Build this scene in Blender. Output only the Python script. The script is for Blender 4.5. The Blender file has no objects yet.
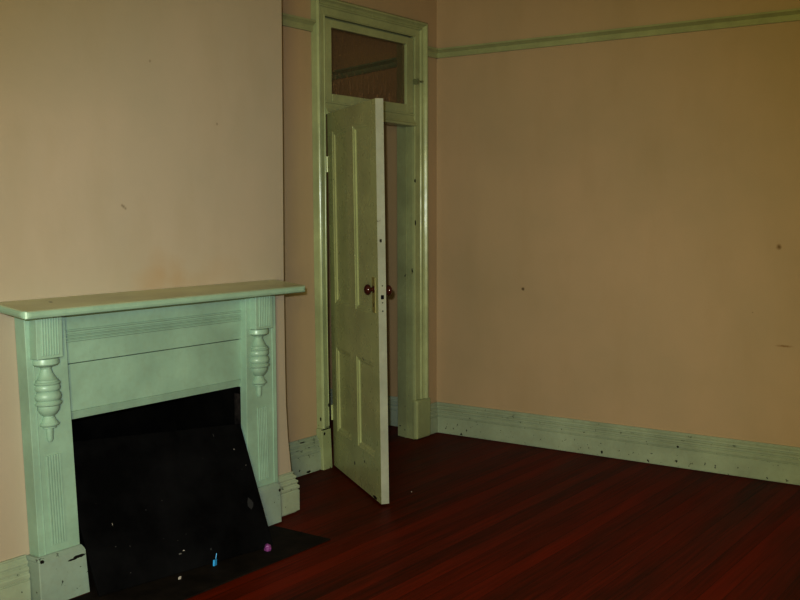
import bpy, bmesh, math, random
from mathutils import Vector, Matrix
random.seed(4)
C = bpy.context.scene.collection

# ------------------------------------------------------------------ helpers
def tag(o, label=None, cat=None, group=None, kind=None):
    if label: o['label'] = label
    if cat: o['category'] = cat
    if group: o['group'] = group
    if kind: o['kind'] = kind
    return o

def empty(name, loc=(0, 0, 0), rot=(0, 0, 0), parent=None):
    o = bpy.data.objects.new(name, None)
    o.empty_display_size = .05
    C.objects.link(o)
    o.location = loc
    o.rotation_euler = rot
    if parent: o.parent = parent
    return o

def obj(name, bm, mat, parent=None, smooth=False, bevel=0.0, segs=2):
    bmesh.ops.recalc_face_normals(bm, faces=bm.faces)
    me = bpy.data.meshes.new(name)
    bm.to_mesh(me)
    bm.free()
    if smooth:
        for p in me.polygons: p.use_smooth = True
    o = bpy.data.objects.new(name, me)
    C.objects.link(o)
    for m in (mat if isinstance(mat, (list, tuple)) else [mat]): me.materials.append(m)
    if parent: o.parent = parent
    if bevel:
        b = o.modifiers.new('bevel', 'BEVEL')
        b.width = bevel; b.segments = segs; b.limit_method = 'ANGLE'; b.angle_limit = math.radians(40)
    if smooth:
        o.modifiers.new('split', 'EDGE_SPLIT').split_angle = math.radians(40)
    return o

def hexa(bm, pts):
    """eight corners: bottom four then top four, both in the same turn"""
    v = [bm.verts.new(p) for p in pts]
    for f in ((0, 1, 2, 3), (7, 6, 5, 4), (0, 4, 5, 1), (1, 5, 6, 2), (2, 6, 7, 3), (3, 7, 4, 0)):
        bm.faces.new([v[i] for i in f])
    return bm

def box(bm, x0, x1, y0, y1, z0, z1):
    return hexa(bm, [(x0, y0, z0), (x1, y0, z0), (x1, y1, z0), (x0, y1, z0),
                     (x0, y0, z1), (x1, y0, z1), (x1, y1, z1), (x0, y1, z1)])

def sweep(bm, prof, rails):
    """prof: closed 2-D outline (a, b); rails: list of functions (a, b) -> point, one for each station"""
    rings = [[bm.verts.new(r(a, b)) for a, b in prof] for r in rails]
    n = len(prof)
    for q, w in zip(rings, rings[1:]):
        for i in range(n):
            bm.faces.new((q[i], q[(i + 1) % n], w[(i + 1) % n], w[i]))
    bm.faces.new(rings[0]); bm.faces.new(rings[-1][::-1])
    return bm

def lathe(bm, prof, loc, axis='Z', n=28, sy=1.0, sx=1.0):
    rings = []
    for t, r in prof:
        ring = []
        for k in range(n):
            a = 2 * math.pi * k / n
            p = (r * math.cos(a) * sx, r * math.sin(a) * sy, t)
            if axis == 'Y': p = (p[0], t, p[1])
            if axis == 'X': p = (t, p[0], p[1])
            ring.append(bm.verts.new((p[0] + loc[0], p[1] + loc[1], p[2] + loc[2])))
        rings.append(ring)
    for q, w in zip(rings, rings[1:]):
        for k in range(n):
            bm.faces.new((q[k], q[(k + 1) % n], w[(k + 1) % n], w[k]))
    bm.faces.new(rings[0][::-1]); bm.faces.new(rings[-1])
    return bm

NB = bmesh.new

# ------------------------------------------------------------------ materials
class N:
    def __init__(s, name):
        s.m = bpy.data.materials.new(name); s.m.use_nodes = True
        s.t = s.m.node_tree; s.b = s.t.nodes['Principled BSDF']
        s.co = s.t.nodes.new('ShaderNodeTexCoord').outputs['Object']
    def node(s, ty, **k):
        n = s.t.nodes.new(ty)
        for a, v in k.items(): setattr(n, a, v)
        return n
    def put(s, sock, v):
        if hasattr(v, 'links'): s.t.links.new(v, sock)
        else: sock.default_value = v
    def noise(s, scale, detail=3, rough=.55, vec=None, stretch=None, off=(0, 0, 0)):
        v = vec or s.co
        if stretch or any(off):
            mp = s.node('ShaderNodeMapping'); s.put(mp.inputs['Vector'], v)
            mp.inputs['Scale'].default_value = stretch or (1, 1, 1); mp.inputs['Location'].default_value = off
            v = mp.outputs[0]
        n = s.node('ShaderNodeTexNoise'); s.put(n.inputs['Vector'], v)
        n.inputs['Scale'].default_value = scale; n.inputs['Detail'].default_value = detail; n.inputs['Roughness'].default_value = rough
        return n.outputs['Fac']
    def ramp(s, fac, lo, hi, a=0.0, b=1.0):
        n = s.node('ShaderNodeMapRange'); s.put(n.inputs[0], fac)
        for i, v in enumerate((lo, hi, a, b)): n.inputs[i + 1].default_value = v
        return n.outputs[0]
    def math(s, op, a, b=0.0, c=0.0):
        n = s.node('ShaderNodeMath', operation=op)
        for i, v in enumerate((a, b, c)): s.put(n.inputs[i], v)
        return n.outputs[0]
    def mix(s, fac, a, b):
        n = s.node('ShaderNodeMix', data_type='RGBA')
        s.put(n.inputs[0], fac)
        for k, v in ((6, a), (7, b)):
            s.put(n.inputs[k], v if hasattr(v, 'links') else (*v, 1))
        return n.outputs[2]
    def spot(s, col, pos, rad, c, strength=1.0, wob=.5, soft=.6, sq=(1, 1, 1)):
        """a mark on the surface at a place of its own"""
        mp = s.node('ShaderNodeVectorMath', operation='SUBTRACT'); s.put(mp.inputs[0], s.co); mp.inputs[1].default_value = pos
        m2 = s.node('ShaderNodeVectorMath', operation='MULTIPLY'); s.put(m2.inputs[0], mp.outputs[0]); m2.inputs[1].default_value = sq
        ln = s.node('ShaderNodeVectorMath', operation='LENGTH'); s.put(ln.inputs[0], m2.outputs[0])
        d = s.math('MULTIPLY_ADD', s.noise(1.2 / rad, 2), wob * rad, ln.outputs['Value'])
        f = s.ramp(d, rad * (1 + wob * .5), rad * (1 + wob * .5) * (1 - soft), 0, strength)
        return s.mix(f, col, c)
    def bump(s, h, strength=.2, dist=.01):
        n = s.node('ShaderNodeBump'); n.inputs['Strength'].default_value = strength; n.inputs['Distance'].default_value = dist
        s.put(n.inputs['Height'], h); s.put(s.b.inputs['Normal'], n.outputs[0])
    def done(s, col, rough=.5, spec=.5):
        s.put(s.b.inputs['Base Color'], col if hasattr(col, 'links') else (*col, 1))
        s.put(s.b.inputs['Roughness'], rough); s.b.inputs['Specular IOR Level'].default_value = spec
        return s.m

def paint(name, c, rough=.32, chips=0.0, low=True, marks=(), dirt=.18, spec=.4):
    n = N(name)
    col = n.mix(n.ramp(n.noise(3.5, 4), .3, .7), tuple(v * (1 - dirt) for v in c), tuple(v * (1 + dirt * .5) for v in c))
    col = n.mix(n.ramp(n.noise(38, 3), .45, .75, 0, .22), col, tuple(v * .72 for v in (c[0] * 1.1, c[1] * .95, c[2] * .85)))
    if chips:
        ch = n.ramp(n.noise(34, 4, .62, off=(3, 7, 1)), .70 - chips, .705 - chips + .012)
        if low:
            sep = n.node('ShaderNodeSeparateXYZ'); n.put(sep.inputs[0], n.co)
            ch = n.math('MULTIPLY', ch, n.ramp(sep.outputs[2], .02, .5 if low is True else low, 1, 0))
        col = n.mix(ch, col, (.012, .009, .006))
    for p, r, sq in marks: col = n.spot(col, p, r, (.01, .008, .006), 1, .9, .15, sq)
    n.bump(n.noise(20, 2), .06, .004)
    return n.done(col, n.ramp(n.noise(9, 3), .3, .7, rough - .05, rough + .08), spec)

GREEN = (.285, .34, .28)
DOORC = (.395, .42, .22)
M_trim = paint('green_gloss_paint', GREEN, .30, .03)
M_mantel = paint('green_mantel_paint', (.284, .392, .308), .38, .0)
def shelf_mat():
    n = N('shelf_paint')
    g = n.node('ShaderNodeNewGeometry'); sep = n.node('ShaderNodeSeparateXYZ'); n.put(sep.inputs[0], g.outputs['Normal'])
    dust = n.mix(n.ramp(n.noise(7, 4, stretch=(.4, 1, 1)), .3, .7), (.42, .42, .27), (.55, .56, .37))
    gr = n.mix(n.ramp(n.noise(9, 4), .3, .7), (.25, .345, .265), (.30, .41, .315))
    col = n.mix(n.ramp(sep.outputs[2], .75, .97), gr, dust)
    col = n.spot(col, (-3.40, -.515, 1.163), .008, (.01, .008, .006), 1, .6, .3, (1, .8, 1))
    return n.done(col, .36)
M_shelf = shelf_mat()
M_base = paint('mantel_base_paint', (.275, .335, .28), .4, .045,
               marks=(((-3.315, -.525, .165), .02, (.6, 1, 3)), ((-3.345, -.525, .16), .012, (.6, 1, 3)), ((-3.48, -.525, .19), .01, (1, 1, 1)), ((-2.16, -.525, .165), .008, (1, 1, 1))))
M_frame = paint('door_frame_paint', (.325, .355, .205), .21, .02, spec=.16,
                marks=(((-.287, -.03, 1.69), .012, (1, 1, .6)), ((-.262, .06, 1.08), .016, (1, 1, .6)), ((-.275, .0, 1.11), .015, (1, 1, .5)),
                       ((-.28, -.03, 1.42), .015, (1, 1, .7)), ((-.285, -.03, .9), .008, (1, 1, 1)), ((-.285, -.03, .74), .008, (1, 1, 1)),
                       ((-1.172, -.02, .37), .007, (1, 1, .5)), ((-1.262, -.03, .30), .007, (1, 1, .5)), ((-1.24, -.046, .240), .010, (.25, 1, 3)), ((-1.205, -.046, .241), .010, (.25, 1, 3)),
                       ((-1.245, -.045, .215), .008, (1, 1, .8)), ((-.262, .07, .05), .013, (1, 1, 1)), ((-.268, .03, .80), .009, (1, 1, 1))))
M_door = paint('door_paint', DOORC, .28, .012, low=False,
               marks=(((.6, 0, .72), .008, (1, 1, .7)), ((.42, 0, .12), .012, (1, 1, 1)), ((.77, 0, .02), .018, (.5, 1, 2)), ((.6, .0, .17), .008, (1, 1, 1))))
M_edge = paint('door_edge_flash_tint', (.30, .31, .25), .35, .012, low=False)  # greyer copy of the door paint, cool flash light put into its colour
M_bb = paint('baseboard_paint', (.322, .366, .275), .33, .05, low=.3,
             marks=(((-.03, -1.225, .03), .007, (1, 1, .7)), ((-.03, -1.70, .125), .007, (1, 1, 1)), ((-.03, -.12, .19), .012, (1, 1, 2)),
                    ((-1.40, -.02, .19), .011, (.3, 1, 2.2)), ((-1.36, -.03, .150), .008, (1, 1, 1)), ((-1.46, -.03, .15), .008, (.4, 1, 2)), ((-1.37, -.03, .015), .010, (.5, 1, 1.5)), ((-1.33, -.02, .197), .007, (.6, 1, 1.4))))
M_rail = paint('picture_rail_paint', (.315, .335, .19), .4, 0)

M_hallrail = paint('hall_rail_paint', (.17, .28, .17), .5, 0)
WALL = (.40, .305, .20)
def plaster(name, c, stains=()):
    n = N(name)
    col = n.mix(n.ramp(n.noise(1.3, 4), .3, .7), (c[0] * .93, c[1] * .95, c[2] * .95), (c[0] * 1.05, c[1] * 1.03, c[2] * 1.04))
    col = n.mix(n.ramp(n.noise(5, 4, stretch=(1, 1, .35)), .5, .8, 0, .28), col, (c[0] * .86, c[1] * .83, c[2] * .74))
    for st in stains: col = n.spot(col, *st)
    n.bump(n.noise(60, 4), .10, .003)
    return n.done(col, .62, .3)
DK = (.10, .075, .04)
RUST = (.34, .20, .075)
M_wall = plaster('pink_plaster', WALL)
M_wall_right = plaster('pink_plaster_right', WALL, (
    ((0, -.657, 1.001), .013, (.09, .06, .02), .9, .5, .5), ((0, -2.232, 1.296), .018, (.16, .09, .02), .9, .6, .6),
    ((0, -2.274, .755), .012, (.2, .11, .03), .8, .9, .6, (1, .22, 1.6)), ((0, -2.1, .93), .004, DK, .8)))
M_wall_chim = plaster('pink_plaster_chimney', (WALL[0] * .93, WALL[1] * 1.055, WALL[2] * 1.24), (
    ((-2.80, -.44, 1.24), .10, RUST, .30, .6, 1, (1, 1, .8)), ((-2.70, -.44, 1.22), .06, RUST, .35, .8, 1, (1, 1, .6)), ((-2.86, -.44, 1.19), .09, RUST, .3, .6, 1, (.7, 1, 1)),
    ((-2.45, -.44, 1.22), .10, RUST, .16, .8, 1, (.6, 1, 1)), ((-2.62, -.44, 1.19), .09, RUST, .22, .8, 1, (.5, 1, 1.4)),
    ((-2.992, -.44, 1.524), .008, DK, .55, .4, .8), ((-2.984, -.44, 1.519), .009, DK, .6, .4, .8), ((-2.975, -.44, 1.512), .008, DK, .55, .4, .8), ((-2.827, -.44, 2.122), .008, DK, .5, .4, .8),
    ((-2.448, -.44, 1.888), .008, DK, .55, .4, .8)))
M_hall = plaster('hall_plaster', (.40, .295, .165))
M_ceil = plaster('ceiling_plaster', (.5, .44, .34))

def floor_mat():
    n = N('red_stained_floorboards')
    sep = n.node('ShaderNodeSeparateXYZ'); n.put(sep.inputs[0], n.co)
    W = .086
    q = n.math('DIVIDE', sep.outputs[1], W)
    idx = n.math('FLOOR', q); fr = n.math('FRACT', q)
    wn = n.node('ShaderNodeTexWhiteNoise', noise_dimensions='1D'); n.put(wn.inputs['W'], idx)
    tone = wn.outputs['Value']
    grain = n.noise(7, 5, .6, stretch=(.35, 9, 1))
    wear = n.noise(1.5, 4, .55, stretch=(.28, 2.2, 1))
    f = n.math('ADD', n.math('MULTIPLY', tone, .13), n.math('ADD', n.math('MULTIPLY', grain, .42), n.math('MULTIPLY', wear, .62)))
    col = n.mix(n.ramp(f, .42, .82), (.042, .0062, .0005), (.205, .0185, .0008))
    gap = n.math('LESS_THAN', n.math('ABSOLUTE', n.math('SUBTRACT', fr, .5)), .485)
    col = n.mix(n.ramp(gap, 0, 1, .6, 0), col, (.005, .002, .001))
    n.bump(n.math('ADD', n.math('MULTIPLY', gap, 1.0), n.math('MULTIPLY', grain, .25)), .25, .003)
    return n.done(col, n.ramp(wear, .3, .7, .40, .55), .07)
M_floor = floor_mat()

def dark(name, a, b, rough=.6, scale=9, fleck=0.0, spec=.3):
    n = N(name)
    col = n.mix(n.ramp(n.noise(scale, 5, .6), .4, .75), a, b)
    if fleck:
        col = n.mix(n.ramp(n.noise(60, 2, .5, off=(5, 1, 9)), fleck, fleck + .03, 0, .55), col, (.16, .15, .14))
    n.bump(n.noise(scale * 2, 3), .2, .004)
    return n.done(col, rough, spec)
M_soot = dark('soot', (.003, .003, .003), (.006, .0056, .005), .95, spec=.03)
M_sootjamb = dark('worn_soot', (.004, .0035, .0032), (.05, .04, .035), .9, 14, spec=.1)
M_screen = dark('black_sheet_metal', (.0013, .0013, .0014), (.0085, .0082, .0080), .7, 4, .765, spec=.06)
M_hearth = dark('dark_slate', (.011, .0080, .0055), (.028, .019, .012), .7, 8, spec=.08)
M_knob = N('dark_brown_knob').done((.055, .012, .006), .18, .7)
M_brass = dark('tarnished_brass', (.24, .21, .07), (.33, .28, .10), .45, 30, spec=.5)
M_hole = N('keyhole_black').done((.004, .004, .004), .8, .1)
M_blue = N('blue_plastic').done((.05, .33, .60), .4)
M_purple = N('purple_foil').done((.20, .06, .19), .3)
M_paper = N('white_paper').done((.30, .27, .24), .8)
M_iron = N('painted_iron').done((.16, .17, .09), .4)

def glass_mat():
    n = N('dusty_obscure_glass')
    out = n.t.nodes['Material Output']
    n.t.nodes.remove(n.b)
    tr = n.node('ShaderNodeBsdfTransparent'); tr.inputs[0].default_value = (.80, .76, .72, 1)
    gl = n.node('ShaderNodeBsdfGlossy'); gl.inputs['Roughness'].default_value = .12
    df = n.node('ShaderNodeBsdfDiffuse'); df.inputs[0].default_value = (.30, .20, .115, 1)
    bp = n.node('ShaderNodeBump'); bp.inputs['Strength'].default_value = .5; bp.inputs['Distance'].default_value = .004
    n.put(bp.inputs['Height'], n.noise(45, 3, stretch=(1, 1, .4))); n.put(gl.inputs['Normal'], bp.outputs[0])
    m1 = n.node('ShaderNodeMixShader'); m1.inputs[0].default_value = .05
    n.put(m1.inputs[1], tr.outputs[0]); n.put(m1.inputs[2], gl.outputs[0])
    sep = n.node('ShaderNodeSeparateXYZ'); n.put(sep.inputs[0], n.co)
    streak = n.ramp(n.noise(60, 4, .65, stretch=(1, 1, .30)), .50, .64, .0, .75)
    low = n.ramp(sep.outputs[2], 2.20, 2.36, .75, .12)
    film = n.math('ADD', n.math('MULTIPLY', streak, low), n.ramp(n.noise(70, 2), .3, .7, .0, .10))
    m2 = n.node('ShaderNodeMixShader'); n.put(m2.inputs[0], film)
    n.put(m2.inputs[1], m1.outputs[0]); n.put(m2.inputs[2], df.outputs[0])
    n.put(out.inputs[0], m2.outputs[0])
    return n.m
M_glass = glass_mat()

# ------------------------------------------------------------------ the room
XL, YN, YH, ZC = -6.7, -6.2, 3.0, 3.35
S = 'structure'
tag(obj('floor', box(NB(), XL - .15, .15, YN - .15, YH + .15, -.12, 0), M_floor), 'dark red stained floorboards of the empty room', 'floor', kind=S)
tag(obj('ceiling', box(NB(), XL - .15, .15, YN - .15, YH + .15, ZC, ZC + .12), M_ceil), 'plain plaster ceiling above the pink walls', 'ceiling', kind=S)
tag(obj('wall_hall_right', box(NB(), 0, .15, .14, YH, 0, ZC), M_hall), 'pinkish hall wall glimpsed past the edge of the open door', 'wall', kind=S)
tag(obj('wall_right', box(NB(), 0, .15, YN, .14, 0, ZC), M_wall_right), 'long bare pink plaster wall running past the door corner', 'wall', kind=S)
tag(obj('wall_left', box(NB(), XL - .15, XL, YN, YH, 0, ZC), M_wall), 'pink plaster wall beyond the fireplace side of the room', 'wall', kind=S)
tag(obj('wall_near', box(NB(), XL, 0, YN - .15, YN, 0, ZC), M_wall), 'pink plaster wall facing the fireplace across the room', 'wall', kind=S)
b = NB()                                                   # door wall with its opening
box(b, XL, -1.21, 0, .14, 0, ZC); box(b, -1.21, -.235, 0, .14, 2.61, ZC); box(b, -.235, 0, 0, .14, 0, ZC)
tag(obj('wall_back', b, M_wall), 'pink plaster wall that holds the open door', 'wall', kind=S)
b = NB()                                                   # chimney breast: its right edge leans and flares at the foot
prof = [(.0, -1.972), (.2, -1.978), (.34, -1.996), (.394, -2.002), (.55, -2.012), (.721, -2.015), (1.213, -2.017), (1.79, -2.012), (2.49, -2.008), (ZC, -2.006)]
box(b, -3.68, -3.31, -.44, 0, 0, ZC)
for (z0, x0), (z1, x1) in zip(prof, prof[1:]):
    lo = -2.345 if z1 <= .75 else -3.31
    hexa(b, [(lo, -.44, z0), (x0, -.44, z0), (x0, 0, z0), (lo, 0, z0), (lo, -.44, z1), (x1, -.44, z1), (x1, 0, z1), (lo, 0, z1)])
hexa(b, [(-3.31, -.44, .70), (-2.345, -.44, .70), (-2.345, 0, .70), (-3.31, 0, .70), (-3.31, -.44, .721), (-2.345, -.44, .721), (-2.345, 0, .721), (-3.31, 0, .721)])
tag(obj('wall_chimney', b, M_wall_chim), 'pink plaster chimney breast rising above the green mantelpiece', 'wall', kind=S)
b = NB()                                                   # sooty firebox lining
box(b, -3.31, -3.30, -.44, -.02, 0, .70); box(b, -2.356, -2.3525, -.4632, -.02, .2065, .687)
box(b, -3.30, -2.355, -.03, -.02, 0, .70); box(b, -3.30, -2.355, -.44, -.03, .69, .70)
fb = tag(obj('wall_firebox', b, M_soot), 'soot black firebox lining inside the fireplace opening', 'firebox', kind=S)
obj('worn_patch', box(NB(), -2.3564, -2.3561, -.4630, -.428, .50, .655), M_sootjamb, fb)
tag(obj('wall_hall', box(NB(), XL, 0, YH, YH + .15, 0, ZC), M_hall), 'dim hall wall beyond the open doorway', 'wall', kind=S)

# baseboards
BB = [(0, 0), (.018, 0), (.018, .008), (.030, .009), (.030, .112), (.025, .114), (.025, .118), (.030, .121), (.031, .134), (.026, .140), (.022, .142), (.022, .148), (.026, .151), (.026, .160), (.021, .164), (.016, .167), (.016, .172), (.020, .175), (.019, .184), (.012, .190), (.008, .194), (.008, .199), (.010, .201), (.009, .206), (0, .206)]
def bb(name, rails, label):
    return tag(obj(name, sweep(NB(), BB, rails), M_bb), label, 'baseboard', kind=S)
alongR = lambda y: (lambda a, z: (-a, y, z))
alongB = lambda x, y=0: (lambda a, z: (x, y - a, z))
bb('baseboard_right', [alongR(YN), alongR(-.0)], 'chipped green baseboard along the long bare wall')
bb('baseboard_back', [alongB(-2.0), alongB(-1.26)], 'chipped green baseboard in the recess between chimney breast and door')
bb('baseboard_corner', [alongB(-.13), alongB(-.0)], 'short green baseboard piece between door frame and room corner')
bb('baseboard_hall', [alongR(.14), alongR(YH)], 'green baseboard of the hall seen through the doorway')
b = NB()                                                    # wraps the chimney breast's corner
sweep(b, BB, [alongB(-2.135, -.44), lambda a, z: (-1.982 + a, -.44 - a, z), lambda a, z: (-1.982 + a, -.03, z)])
tag(obj('baseboard_chimney', b, M_bb, bevel=.0015, segs=1), 'green baseboard wrapping the chimney corner beside the mantelpiece', 'baseboard', kind=S)
bb('baseboard_chimney_left', [alongB(-3.68, -.44), alongB(-3.497, -.44)], 'green baseboard on the outer side of the tall mantel pilaster nearest the viewer')
bb('baseboard_left', [lambda a, z: (XL + a, YN, z), lambda a, z: (XL + a, 0, z)], 'green baseboard along the unseen side wall')

# picture rails
PR = [(0, 2.497), (.014, 2.497), (.018, 2.512), (.018, 2.528), (.030, 2.538), (.040, 2.545), (.040, 2.555), (.022, 2.558), (0, 2.558)]
def rail(name, rails, label, m=None):
    return tag(obj(name, sweep(NB(), PR, rails), m or M_rail), label, 'picture rail', kind=S)
rail('trim_1', [alongR(YN), alongR(0)], 'green picture rail along the long bare wall')
rail('trim_2', [alongB(-2.01), alongB(-1.27)], 'short green picture rail between chimney breast and door frame')
rail('trim_3', [alongB(-.168), alongB(0)], 'stub of green picture rail between door frame and corner')
rail('trim_4', [lambda a, z: (-a, .15, z - .015), lambda a, z: (-a, 1.6, z - .135)], 'sloping green rail on the hall wall seen through the transom glass', M_hallrail)

# ------------------------------------------------------------------ door frame
fr = tag(empty('trim_5', (-.72, 0, 0)), 'tall green moulded door frame with plinth blocks and a bar below the transom window', 'door frame', kind=S)
def part(name, bm, mat, bevel=0.0, smooth=False, label=None, parent=None, segs=2):
    p = parent or fr
    o = obj(name, bm, mat, p, smooth, bevel, segs)
    mw = p.matrix_world if p.parent is None else None
    o.matrix_parent_inverse = Matrix.Translation(p.location).inverted() if p.rotation_euler.z == 0 else Matrix()
    if label: o['label'] = label
    return o
# outline across the architrave: t = 0 at the opening edge, 1 at the outer edge; second number stands out from the wall
AR = [(0, 0), (0, .020), (.04, .024), (.08, .020), (.46, .022), (.50, .030), (.56, .034), (.60, .030), (.66, .028), (.74, .036), (.82, .050), (.90, .052), (.96, .046), (1, .040), (1, 0)]
def arch_v(i0, o0, z0, i1, o1, z1, i2, o2, z2):
    def st(i, o, zi, zo): return lambda t, h: (i + (o - i) * t, -h, zi + (zo - zi) * t)
    return sweep(NB(), AR, [st(i0, o0, z0, z0), st(i1, o1, z1, z1), st(i2, o2, z2, z2 + .102)])
part('architrave', arch_v(-1.168, -1.258, .245, -1.183, -1.270, 1.2, -1.180, -1.276, 2.597), M_frame, .001, segs=1)
part('architrave', arch_v(-.287, -.163, .262, -.288, -.163, 1.2, -.284, -.168, 2.597), M_frame, .001, segs=1)
part('architrave', sweep(NB(), AR, [lambda t, h: (-1.180 - .096 * t, -h, 2.597 + .102 * t), lambda t, h: (-.284 + .116 * t, -h, 2.597 + .102 * t)]), M_frame, .001, segs=1)
part('plinth_block', hexa(NB(), [(-1.254, -.046, 0), (-1.172, -.046, 0), (-1.172, 0, 0), (-1.254, 0, 0), (-1.268, -.046, .245), (-1.186, -.046, .245), (-1.186, 0, .245), (-1.268, 0, .245)]), M_frame, .004)
part('plinth_block', hexa(NB(), [(-.293, -.042, 0), (-.128, -.042, 0), (-.128, 0, 0), (-.293, 0, 0), (-.293, -.042, .262), (-.126, -.042, .262), (-.126, 0, .262), (-.293, 0, .262)]), M_frame, .014, segs=3)
b = NB()   # far jamb with its stop, turned a little out of square
hexa(b, [(-.288, -.018, 0), (-.235, -.018, 0), (-.235, .05, 0), (-.274, .05, 0), (-.288, -.018, 2.60), (-.235, -.018, 2.60), (-.235, .05, 2.60), (-.274, .05, 2.60)])
hexa(b, [(-.279, .05, 0), (-.235, .05, 0), (-.235, .145, 0), (-.252, .145, 0), (-.279, .05, 2.60), (-.235, .05, 2.60), (-.235, .145, 2.60), (-.252, .145, 2.60)])
part('jamb', b, M_frame, .002)
b = NB()
box(b, -1.21, -1.170, -.018, .145, 0, 2.60); box(b, -1.170, -1.155, .05, .145, 0, 2.03)
part('jamb', b, M_frame, .002)
part('head', box(NB(), -1.17, -.28, .03, .145, 2.596, 2.612), M_frame)
TB = [(.145, 2.050), (.06, 2.050), (.06, 2.036), (-.030, 2.036), (-.034, 2.040), (-.034, 2.050), (-.028, 2.054), (-.022, 2.066), (-.014, 2.090), (-.012, 2.100), (-.020, 2.106), (-.020, 2.114), (.145, 2.114)]
part('transom_bar', sweep(NB(), TB, [lambda y, z: (-1.172, y, z + .012), lambda y, z: (-.280, y, z)]), M_frame, .001, segs=1, label='moulded bar above the doorway')

# transom window
w = tag(empty('window_1', (-.72, 0, 2.35)), 'small hinged transom window with dusty obscure glass above the open door', 'window', kind=S)
b = NB()
for x0, x1, z0, z1 in ((-1.168, -1.110, 2.116, 2.588), (-.363, -.290, 2.116, 2.588), (-1.112, -.362, 2.543, 2.588), (-1.106, -.362, 2.116, 2.170)):
    box(b, x0, x1, -.014, .026, z0, z1)
part('window_frame', b, M_frame, .003, parent=w)
b = NB(); box(b, -1.11, -.358, .004, .008, 2.165, 2.543)
part('window_pane', b, M_glass, parent=w)
b = NB(); box(b, -.300, -.245, -.060, -.042, 2.315, 2.321); box(b, -.290, -.282, -.052, -.012, 2.300, 2.335)
lathe(b, [(-.068, .006), (-.05, .006)], (-.262, 0, 2.318), 'Y', 10)
part('window_catch', b, M_iron, .001, parent=w, label='small metal catch')

# ------------------------------------------------------------------ the door leaf
TH = math.atan2(-.8212, -.5706)
door = tag(empty('door_1', (-1.16 + .8212 * .0115, -.03 - .5706 * .0115, 0), (.0112, 0, TH)),
           'open olive green four panel door with scuffed paint and a dark knob', 'door', kind=S)
DW, DT, Z0, Z1 = .872, .042, .011, 2.05
PX = ((.095, .368), (.487, .775)); PZ = ((.232, .722), (.975, 1.945))
b = NB()
for x0, x1, z0, z1 in ((0, PX[0][0], Z0, Z1), (PX[0][1], PX[1][0], PZ[0][0], PZ[0][1]), (PX[0][1], PX[1][0], PZ[1][0], PZ[1][1]), (PX[1][1], DW, Z0, Z1),
                       (PX[0][0], PX[1][1], Z0, PZ[0][0]), (PX[0][0], PX[1][1], PZ[0][1], PZ[1][0]), (PX[0][0], PX[1][1], PZ[1][1], Z1)):
    box(b, x0, x1, 0, DT, z0, z1)
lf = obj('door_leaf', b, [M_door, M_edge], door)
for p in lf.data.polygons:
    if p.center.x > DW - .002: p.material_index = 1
for x0, x1 in PX:
    for z0, z1 in PZ:
        b = NB()
        for sgn, y0 in ((1, 0), (-1, DT)):              # raised moulding round a sunk field, on both faces
            q = []
            for ins, dep in ((0, .0005), (.004, .003), (.016, .006), (.024, .012), (.030, .0135)):
                q.append([b.verts.new((x, y0 + sgn * dep, z)) for x, z in ((x0 + ins, z0 + ins), (x1 - ins, z0 + ins), (x1 - ins, z1 - ins), (x0 + ins, z1 - ins))])
            for a_, c_ in zip(q, q[1:]):
                for k in range(4): b.faces.new((a_[k], a_[(k + 1) % 4], c_[(k + 1) % 4], c_[k]))
            b.faces.new(q[-1])
        obj('panel', b, M_door, door)
KN = [(0, .019), (.004, .019), (.006, .011), (.014, .010), (.018, .014), (.022, .023), (.030, .027), (.039, .025), (.046, .017), (.049, .006)]
for sgn, y0, zz in ((-1, -.003, 1.104), (1, DT + .003, 1.096)):
    obj('knob', lathe(NB(), [(sgn * t, r) for t, r in KN], (.808, y0, zz), 'Y', 24), M_knob, door, smooth=True)
pl = obj('knob_plate', box(NB(), .785, .833, -.004, 0, .985, 1.165), M_brass, door, bevel=.002)
pl['label'] = 'worn brass plate'
obj('keyhole', box(NB(), .806, .811, -.0046, -.0038, 1.015, 1.033), M_hole, pl)
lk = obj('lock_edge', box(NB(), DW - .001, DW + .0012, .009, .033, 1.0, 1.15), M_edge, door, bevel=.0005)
for z, r in ((1.125, .003), (1.04, .003), (.998, .0035)):
    obj('screw_hole', lathe(NB(), [(DW + .001, r), (DW + .002, r)], (0, .022, z), 'X', 10), M_hole, lk)
obj('latch_hole', box(NB(), DW + .0005, DW + .0018, .014, .029, 1.058, 1.078), M_hole, lk)
for z in (.28, 1.72):
    hg = obj('hinge', lathe(NB(), [(z, .006), (z + .09, .006)], (-.003, -.004, 0), 'Z', 12), M_door, door)

# ------------------------------------------------------------------ mantelpiece
mt = tag(empty('mantelpiece', (-2.83, -.44, 0)), 'green painted wooden mantelpiece with fluted pilasters and turned half balusters around the black fire opening', 'mantelpiece')
def mp(name, bm, mat=M_mantel, bevel=.003, smooth=False, parent=None, segs=2, label=None):
    o = obj(name, bm, mat, parent or mt, smooth, bevel, segs)
    if not parent: o.matrix_parent_inverse = Matrix.Translation(mt.location).inverted()
    if label: o['label'] = label
    return o
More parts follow.
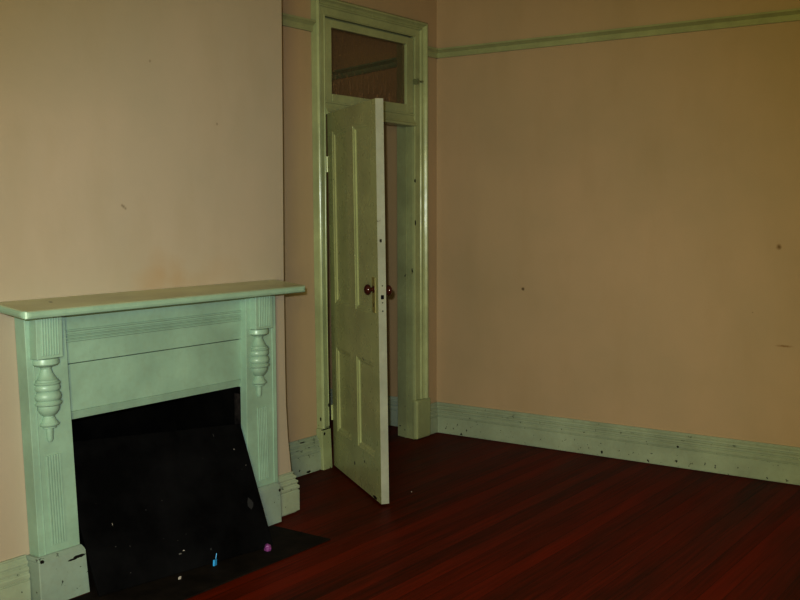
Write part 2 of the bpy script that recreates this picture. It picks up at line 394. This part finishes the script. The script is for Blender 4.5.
# shelf: a thin board with rounded front corners, tipped a little forwards
xl, xr, yb, yf, rr = -3.602, -2.074, -.441, -.642, .03
pts = [(xl, yb)]
pts += [(xl + rr - rr * math.cos(a), yf + rr - rr * math.sin(a)) for a in [k * math.pi / 12 for k in range(7)]]
pts += [(xr - rr + rr * math.sin(a), yf + rr - rr * math.cos(a)) for a in [k * math.pi / 12 for k in range(7)]]
pts += [(xr, yb)]
zt = lambda y: 1.171 + (y - yb) / (yf - yb) * (1.148 - 1.171)
b = NB()
cx, cy_ = (xl + xr) / 2, -.5
def ins(p, d):
    x = min(max(p[0], xl + d), xr - d); y = max(p[1], yf + d)
    return x, y
rings = []
for d, dz in ((.010, -.030), (.003, -.026), (0, -.018), (.0, -.009), (.003, -.003), (.008, 0)):
    rings.append([b.verts.new((*ins(p, d), zt(p[1]) + dz)) for p in pts])
for q, s_ in zip(rings, rings[1:]):
    for k in range(len(pts)): b.faces.new((q[k], q[(k + 1) % len(pts)], s_[(k + 1) % len(pts)], s_[k]))
b.faces.new(rings[0]); b.faces.new(rings[-1])
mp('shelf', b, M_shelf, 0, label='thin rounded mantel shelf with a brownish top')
# frieze: upper board, reeded band, lower board, worn lower lip
b = NB(); box(b, -3.36, -2.34, -.468, -.4405, .912, 1.134)
mp('frieze', b, bevel=.002)
b = NB(); box(b, -3.36, -2.34, -.463, -.4405, .722, .909)
hexa(b, [(-3.33, -.455, .688), (-2.34, -.455, .688), (-2.34, -.4405, .688), (-3.33, -.4405, .688), (-3.33, -.466, .722), (-2.34, -.466, .722), (-2.34, -.4405, .722), (-3.33, -.4405, .722)])
mp('frieze', b, bevel=.002)
b = NB()
for z in (1.000, 1.012, 1.024, 1.040):
    lathe(b, [(-3.33, .0045), (-2.35, .0045)], (0, -.469, z), 'X', 10)
mp('reeded_band', b, bevel=0, smooth=True)
BAL = [(.955, .040), (.952, .048), (.945, .050), (.932, .050), (.926, .044), (.923, .036), (.920, .024), (.912, .020), (.900, .024), (.885, .031), (.874, .038), (.871, .043), (.866, .043),
       (.864, .047), (.860, .050), (.856, .049), (.853, .045), (.848, .048), (.838, .049), (.832, .046), (.830, .039), (.827, .042), (.818, .049), (.808, .051), (.798, .049), (.793, .044),
       (.790, .047), (.784, .052), (.777, .050), (.773, .043), (.762, .043), (.750, .038), (.738, .028), (.733, .021), (.728, .021), (.724, .025), (.716, .027), (.708, .034), (.702, .038), (.697, .036), (.693, .027), (.687, .026), (.684, .014), (.642, .012), (.633, .007)]
def pilaster(quad, xb, xc, lean, flute_top, flute_bot, base, thick=.5):
    (o1, i1), (o0, i0) = quad                              # outer and inner x at the top and at the foot
    T = 1.136
    b = NB(); hexa(b, [(o0, -.50, .19), (i0, -.50, .19), (i0, -.4405, .19), (o0, -.4405, .19), (o1, -.50, T), (i1, -.50, T), (i1, -.4405, T), (o1, -.4405, T)])
    s = 1 if i1 > o1 else -1
    # a narrow raised fillet along the outer edge
    hexa(b, [(o0 + s * .026, -.5035, .19), (o0 + s * .030, -.5035, .19), (o0 + s * .030, -.49, .19), (o0 + s * .026, -.49, .19),
             (o1 + s * .026, -.5035, T), (o1 + s * .030, -.5035, T), (o1 + s * .030, -.49, T), (o1 + s * .026, -.49, T)])
    p = mp('pilaster', b, bevel=.0025)
    # sunk panel of fine reeds
    b = NB()
    (a1, c1), (a0, c0) = flute_top, flute_bot
    nR = 6
    for k in range(nR):
        f0, f1 = (k + .12) / nR, (k + .88) / nR
        x00, x01, x10, x11 = a0 + (c0 - a0) * f0, a0 + (c0 - a0) * f1, a1 + (c1 - a1) * f0, a1 + (c1 - a1) * f1
        hexa(b, [(x00, -.5045, .232), (x01, -.5045, .232), (x01, -.499, .232), (x00, -.499, .232), (x10, -.5045, .580), (x11, -.5045, .580), (x11, -.499, .580), (x10, -.499, .580)])
    mp('fluting', b, bevel=.0016, parent=p)
    # block and turned drop
    b = NB(); box(b, xb - .056, xb + .058, -.542, -.499, .955, 1.128)
    for k in range(7):
        x = xb - .036 + k * .0115
        box(b, x, x + .0075, -.5465, -.541, .966, 1.124)
    bl = mp('corbel_block', b, bevel=.002)
    b = lathe(NB(), BAL, (xc, -.503, 0), 'Z', 32, sy=.88, sx=1.08)
    for v in b.verts: v.co.x += (.95 - v.co.z) * lean
    mp('baluster', b, bevel=0, smooth=True)
    x0, x1, x0t, x1t = base
    b = NB(); hexa(b, [(x0, -.525, 0.0065), (x1, -.525, 0.0065), (x1, -.4405, 0.0065), (x0, -.4405, 0.0065), (x0t, -.525, .186), (x1t, -.525, .186), (x1t, -.4405, .186), (x0t, -.4405, .186)])
    hexa(b, [(x0t, -.525, .186), (x1t, -.525, .186), (x1t, -.4405, .186), (x0t, -.4405, .186), (x0t + .004, -.506, .202), (x1t - .004, -.506, .202), (x1t - .004, -.4405, .202), (x0t + .004, -.4405, .202)])
    mp('base_block', b, M_base, bevel=.003)
pilaster(((-3.508, -3.330), (-3.476, -3.290)), -3.430, -3.424, .035, (-3.436, -3.366), (-3.423, -3.353), (-3.490, -3.268, -3.496, -3.283))
pilaster(((-2.145, -2.345), (-2.143, -2.352)), -2.268, -2.268, .0, (-2.283, -2.216), (-2.276, -2.207), (-2.36, -2.147, -2.36, -2.153))

# hearth and the loose black board
b = NB()
out = [(-3.47, -.880), (-2.213, -.880), (-2.213, -.528), (-2.37, -.528), (-2.37, -.05), (-3.26, -.05), (-3.26, -.528), (-3.47, -.528)]
sweep(b, out, [lambda x, y: (x, y, .0004), lambda x, y: (x, y, .006)])
tag(obj('hearth_slab', b, M_hearth), 'dark slate hearth set into the floor before the fireplace', 'hearth')
A0, B0, B1, A1 = Vector((-3.280, -.596, .008)), Vector((-2.437, -.735, .008)), Vector((-2.390, -.496, .525)), Vector((-3.258, -.30, .575))
for _k in range(60):                                         # bring the fourth corner into the plane of the other three, along the y axis
    _n = (B0 - A0).cross(B1 - A0); A1.y = A0.y - ((A1.x - A0.x) * _n.x + (A1.z - A0.z) * _n.z) / _n.y
nrm = (B0 - A0).cross(A1 - A0).normalized()
if nrm.y > 0: nrm = -nrm
t = nrm * -.012
b = NB(); hexa(b, [A0, B0, B0 + t, A0 + t, A1, B1, B1 + t, A1 + t])
fs = tag(obj('fire_screen', b, M_screen, bevel=.002), 'large black metal board leaning over the fire opening', 'fire screen')
P = lambda u, v, off=.001: (A0 + (B0 - A0) * u) * (1 - v) + (A1 + (B1 - A1) * u) * v + nrm * off
def fleck(u, v, du, dv, mat, name='paint_splash'):
    b = NB(); n = 7
    vs = [b.verts.new(P(u + du * math.cos(k * 6.283 / n) * random.uniform(.5, 1.1), v + dv * math.sin(k * 6.283 / n) * random.uniform(.5, 1.1))) for k in range(n)]
    b.faces.new(vs)
    o = obj(name, b, mat, fs); return o
M_paper2 = N('crumpled_label').done((.09, .085, .075), .7)
M_grey = N('grey_smear').done((.020, .020, .020), .7)
fleck(.155, .42, .0022, .014, M_paper); fleck(.63, .10, .008, .012, M_grey); fleck(.93, .36, .022, .05, M_grey)
fleck(.455, .125, .013, .010, M_paper2); fleck(.48, .14, .008, .006, M_paper); fleck(.92, .80, .004, .006, M_paper); fleck(.965, .66, .003, .005, M_paper)
fleck(.82, .93, .004, .022, M_grey)

# litter
b = NB()
box(b, -.0125, .0125, -.004, .004, 0, .027); hexa(b, [(.004, -.002, .028), (.009, -.002, .028), (.009, .002, .028), (.004, .002, .028), (.009, -.002, .052), (.013, -.002, .052), (.013, .002, .052), (.009, .002, .052)])
o = tag(obj('plastic_tag', b, M_blue, bevel=.002), 'bright blue plastic tag standing at the foot of the black board', 'tag')
o.location = (-2.772, -.708, .0062); o.rotation_euler = (0, .12, .3)
b = NB(); lathe(b, [(0, .013), (.008, .0165), (.020, .016), (.026, .011), (.029, .004)], (0, 0, 0), 'Z', 9)
for v in b.verts: v.co += Vector((random.uniform(-.003, .003), random.uniform(-.003, .003), random.uniform(0, .003)))
for v in b.verts: v.co.z = max(v.co.z, 0)
o = tag(obj('crumpled_wrapper', b, M_purple), 'small crumpled purple wrapper at the free corner of the black board', 'wrapper')
o.location = (-2.500, -.757, .0062)
def scrap(name, loc, r, h, label, cat, g=None, mat=M_paper):
    b = NB(); n = 8
    top = [b.verts.new((r * random.uniform(.5, 1) * math.cos(k * 6.283 / n), r * .6 * random.uniform(.5, 1) * math.sin(k * 6.283 / n), random.uniform(.3, 1) * h)) for k in range(n)]
    bot = [b.verts.new((v.co.x, v.co.y, 0)) for v in top]
    c = b.verts.new((0, 0, h))
    for k in range(n):
        b.faces.new((top[k], top[(k + 1) % n], c)); b.faces.new((bot[k], bot[(k + 1) % n], top[(k + 1) % n], top[k]))
    b.faces.new(bot)
    o = tag(obj(name, b, mat), label, cat, g); o.location = loc
    return o
scrap('paper_scrap', (-2.965, -.705, .0062), .010, .012, 'tiny white paper scrap on the dark hearth farthest from the door', 'scrap')
scrap('plaster_crumb', (-1.338, -0.723, .0), .006, .005, 'tiny white plaster crumb on the floorboards past the open door', 'crumb')

# ------------------------------------------------------------------ camera and lights
F, yaw, pitch, roll = 1031.11, .9515, -.0866, -.003
sy_, cy2, sp, cp = math.sin(yaw), math.cos(yaw), math.sin(pitch), math.cos(pitch)
fw = Vector((sy_ * cp, cy2 * cp, sp)); r0 = Vector((cy2, -sy_, 0)); u0 = r0.cross(fw)
R = r0 * math.cos(roll) + u0 * math.sin(roll); U = -r0 * math.sin(roll) + u0 * math.cos(roll)
cam = bpy.data.cameras.new('camera'); co = bpy.data.objects.new('camera', cam); C.objects.link(co)
EYE = Vector((-5.7721, -3.8119, 1.5))
co.matrix_world = Matrix(((R.x, U.x, -fw.x, EYE.x), (R.y, U.y, -fw.y, EYE.y), (R.z, U.z, -fw.z, EYE.z), (0, 0, 0, 1)))
cam.sensor_width = 36; cam.lens = F / 800 * 36; cam.clip_start = .02
bpy.context.scene.camera = co

def light(name, ty, loc, target, energy, color, **k):
    l = bpy.data.lights.new(name, ty); l.energy = energy; l.color = color
    for a, v in k.items(): setattr(l, a, v)
    o = bpy.data.objects.new(name, l); C.objects.link(o); o.location = loc
    o.rotation_euler = (Vector(target) - Vector(loc)).to_track_quat('-Z', 'Y').to_euler()
    return o
ONLY = None
def lamp(name, *a, **k):
    if ONLY in (None, name): light(name, *a, **k)
def aim(u, v): return EYE + (fw + R * ((u - 400) / F) - U * ((v - 300) / F)) * 4
lamp('flash', 'SPOT', EYE - R * .05 + U * .08, aim(340, 385), 840, (.78, .86, 1), spot_size=math.radians(67), spot_blend=1, shadow_soft_size=.02)
lamp('side_fill', 'AREA', (-6.6, -4.2, 1.55), (-1, -4.2, 1.35), 200, (1, .93, .38), shape='RECTANGLE', size=1.3, size_y=1.6)  # unseen area light added for window-like ambient; wall has no opening there
lamp('hall_fill', 'POINT', (-1.7, 1.5, 2.7), (0, 0, 0), 12, (1, .93, .62), shadow_soft_size=.2)  # unseen point light added to brighten the hall beyond the door

wd = bpy.data.worlds.new('world'); bpy.context.scene.world = wd; wd.use_nodes = True
wd.node_tree.nodes['Background'].inputs[0].default_value = (.02, .02, .02, 1)
vs = bpy.context.scene.view_settings
vs.view_transform = 'Standard'; vs.look = 'None'; vs.exposure = 0; vs.gamma = .714
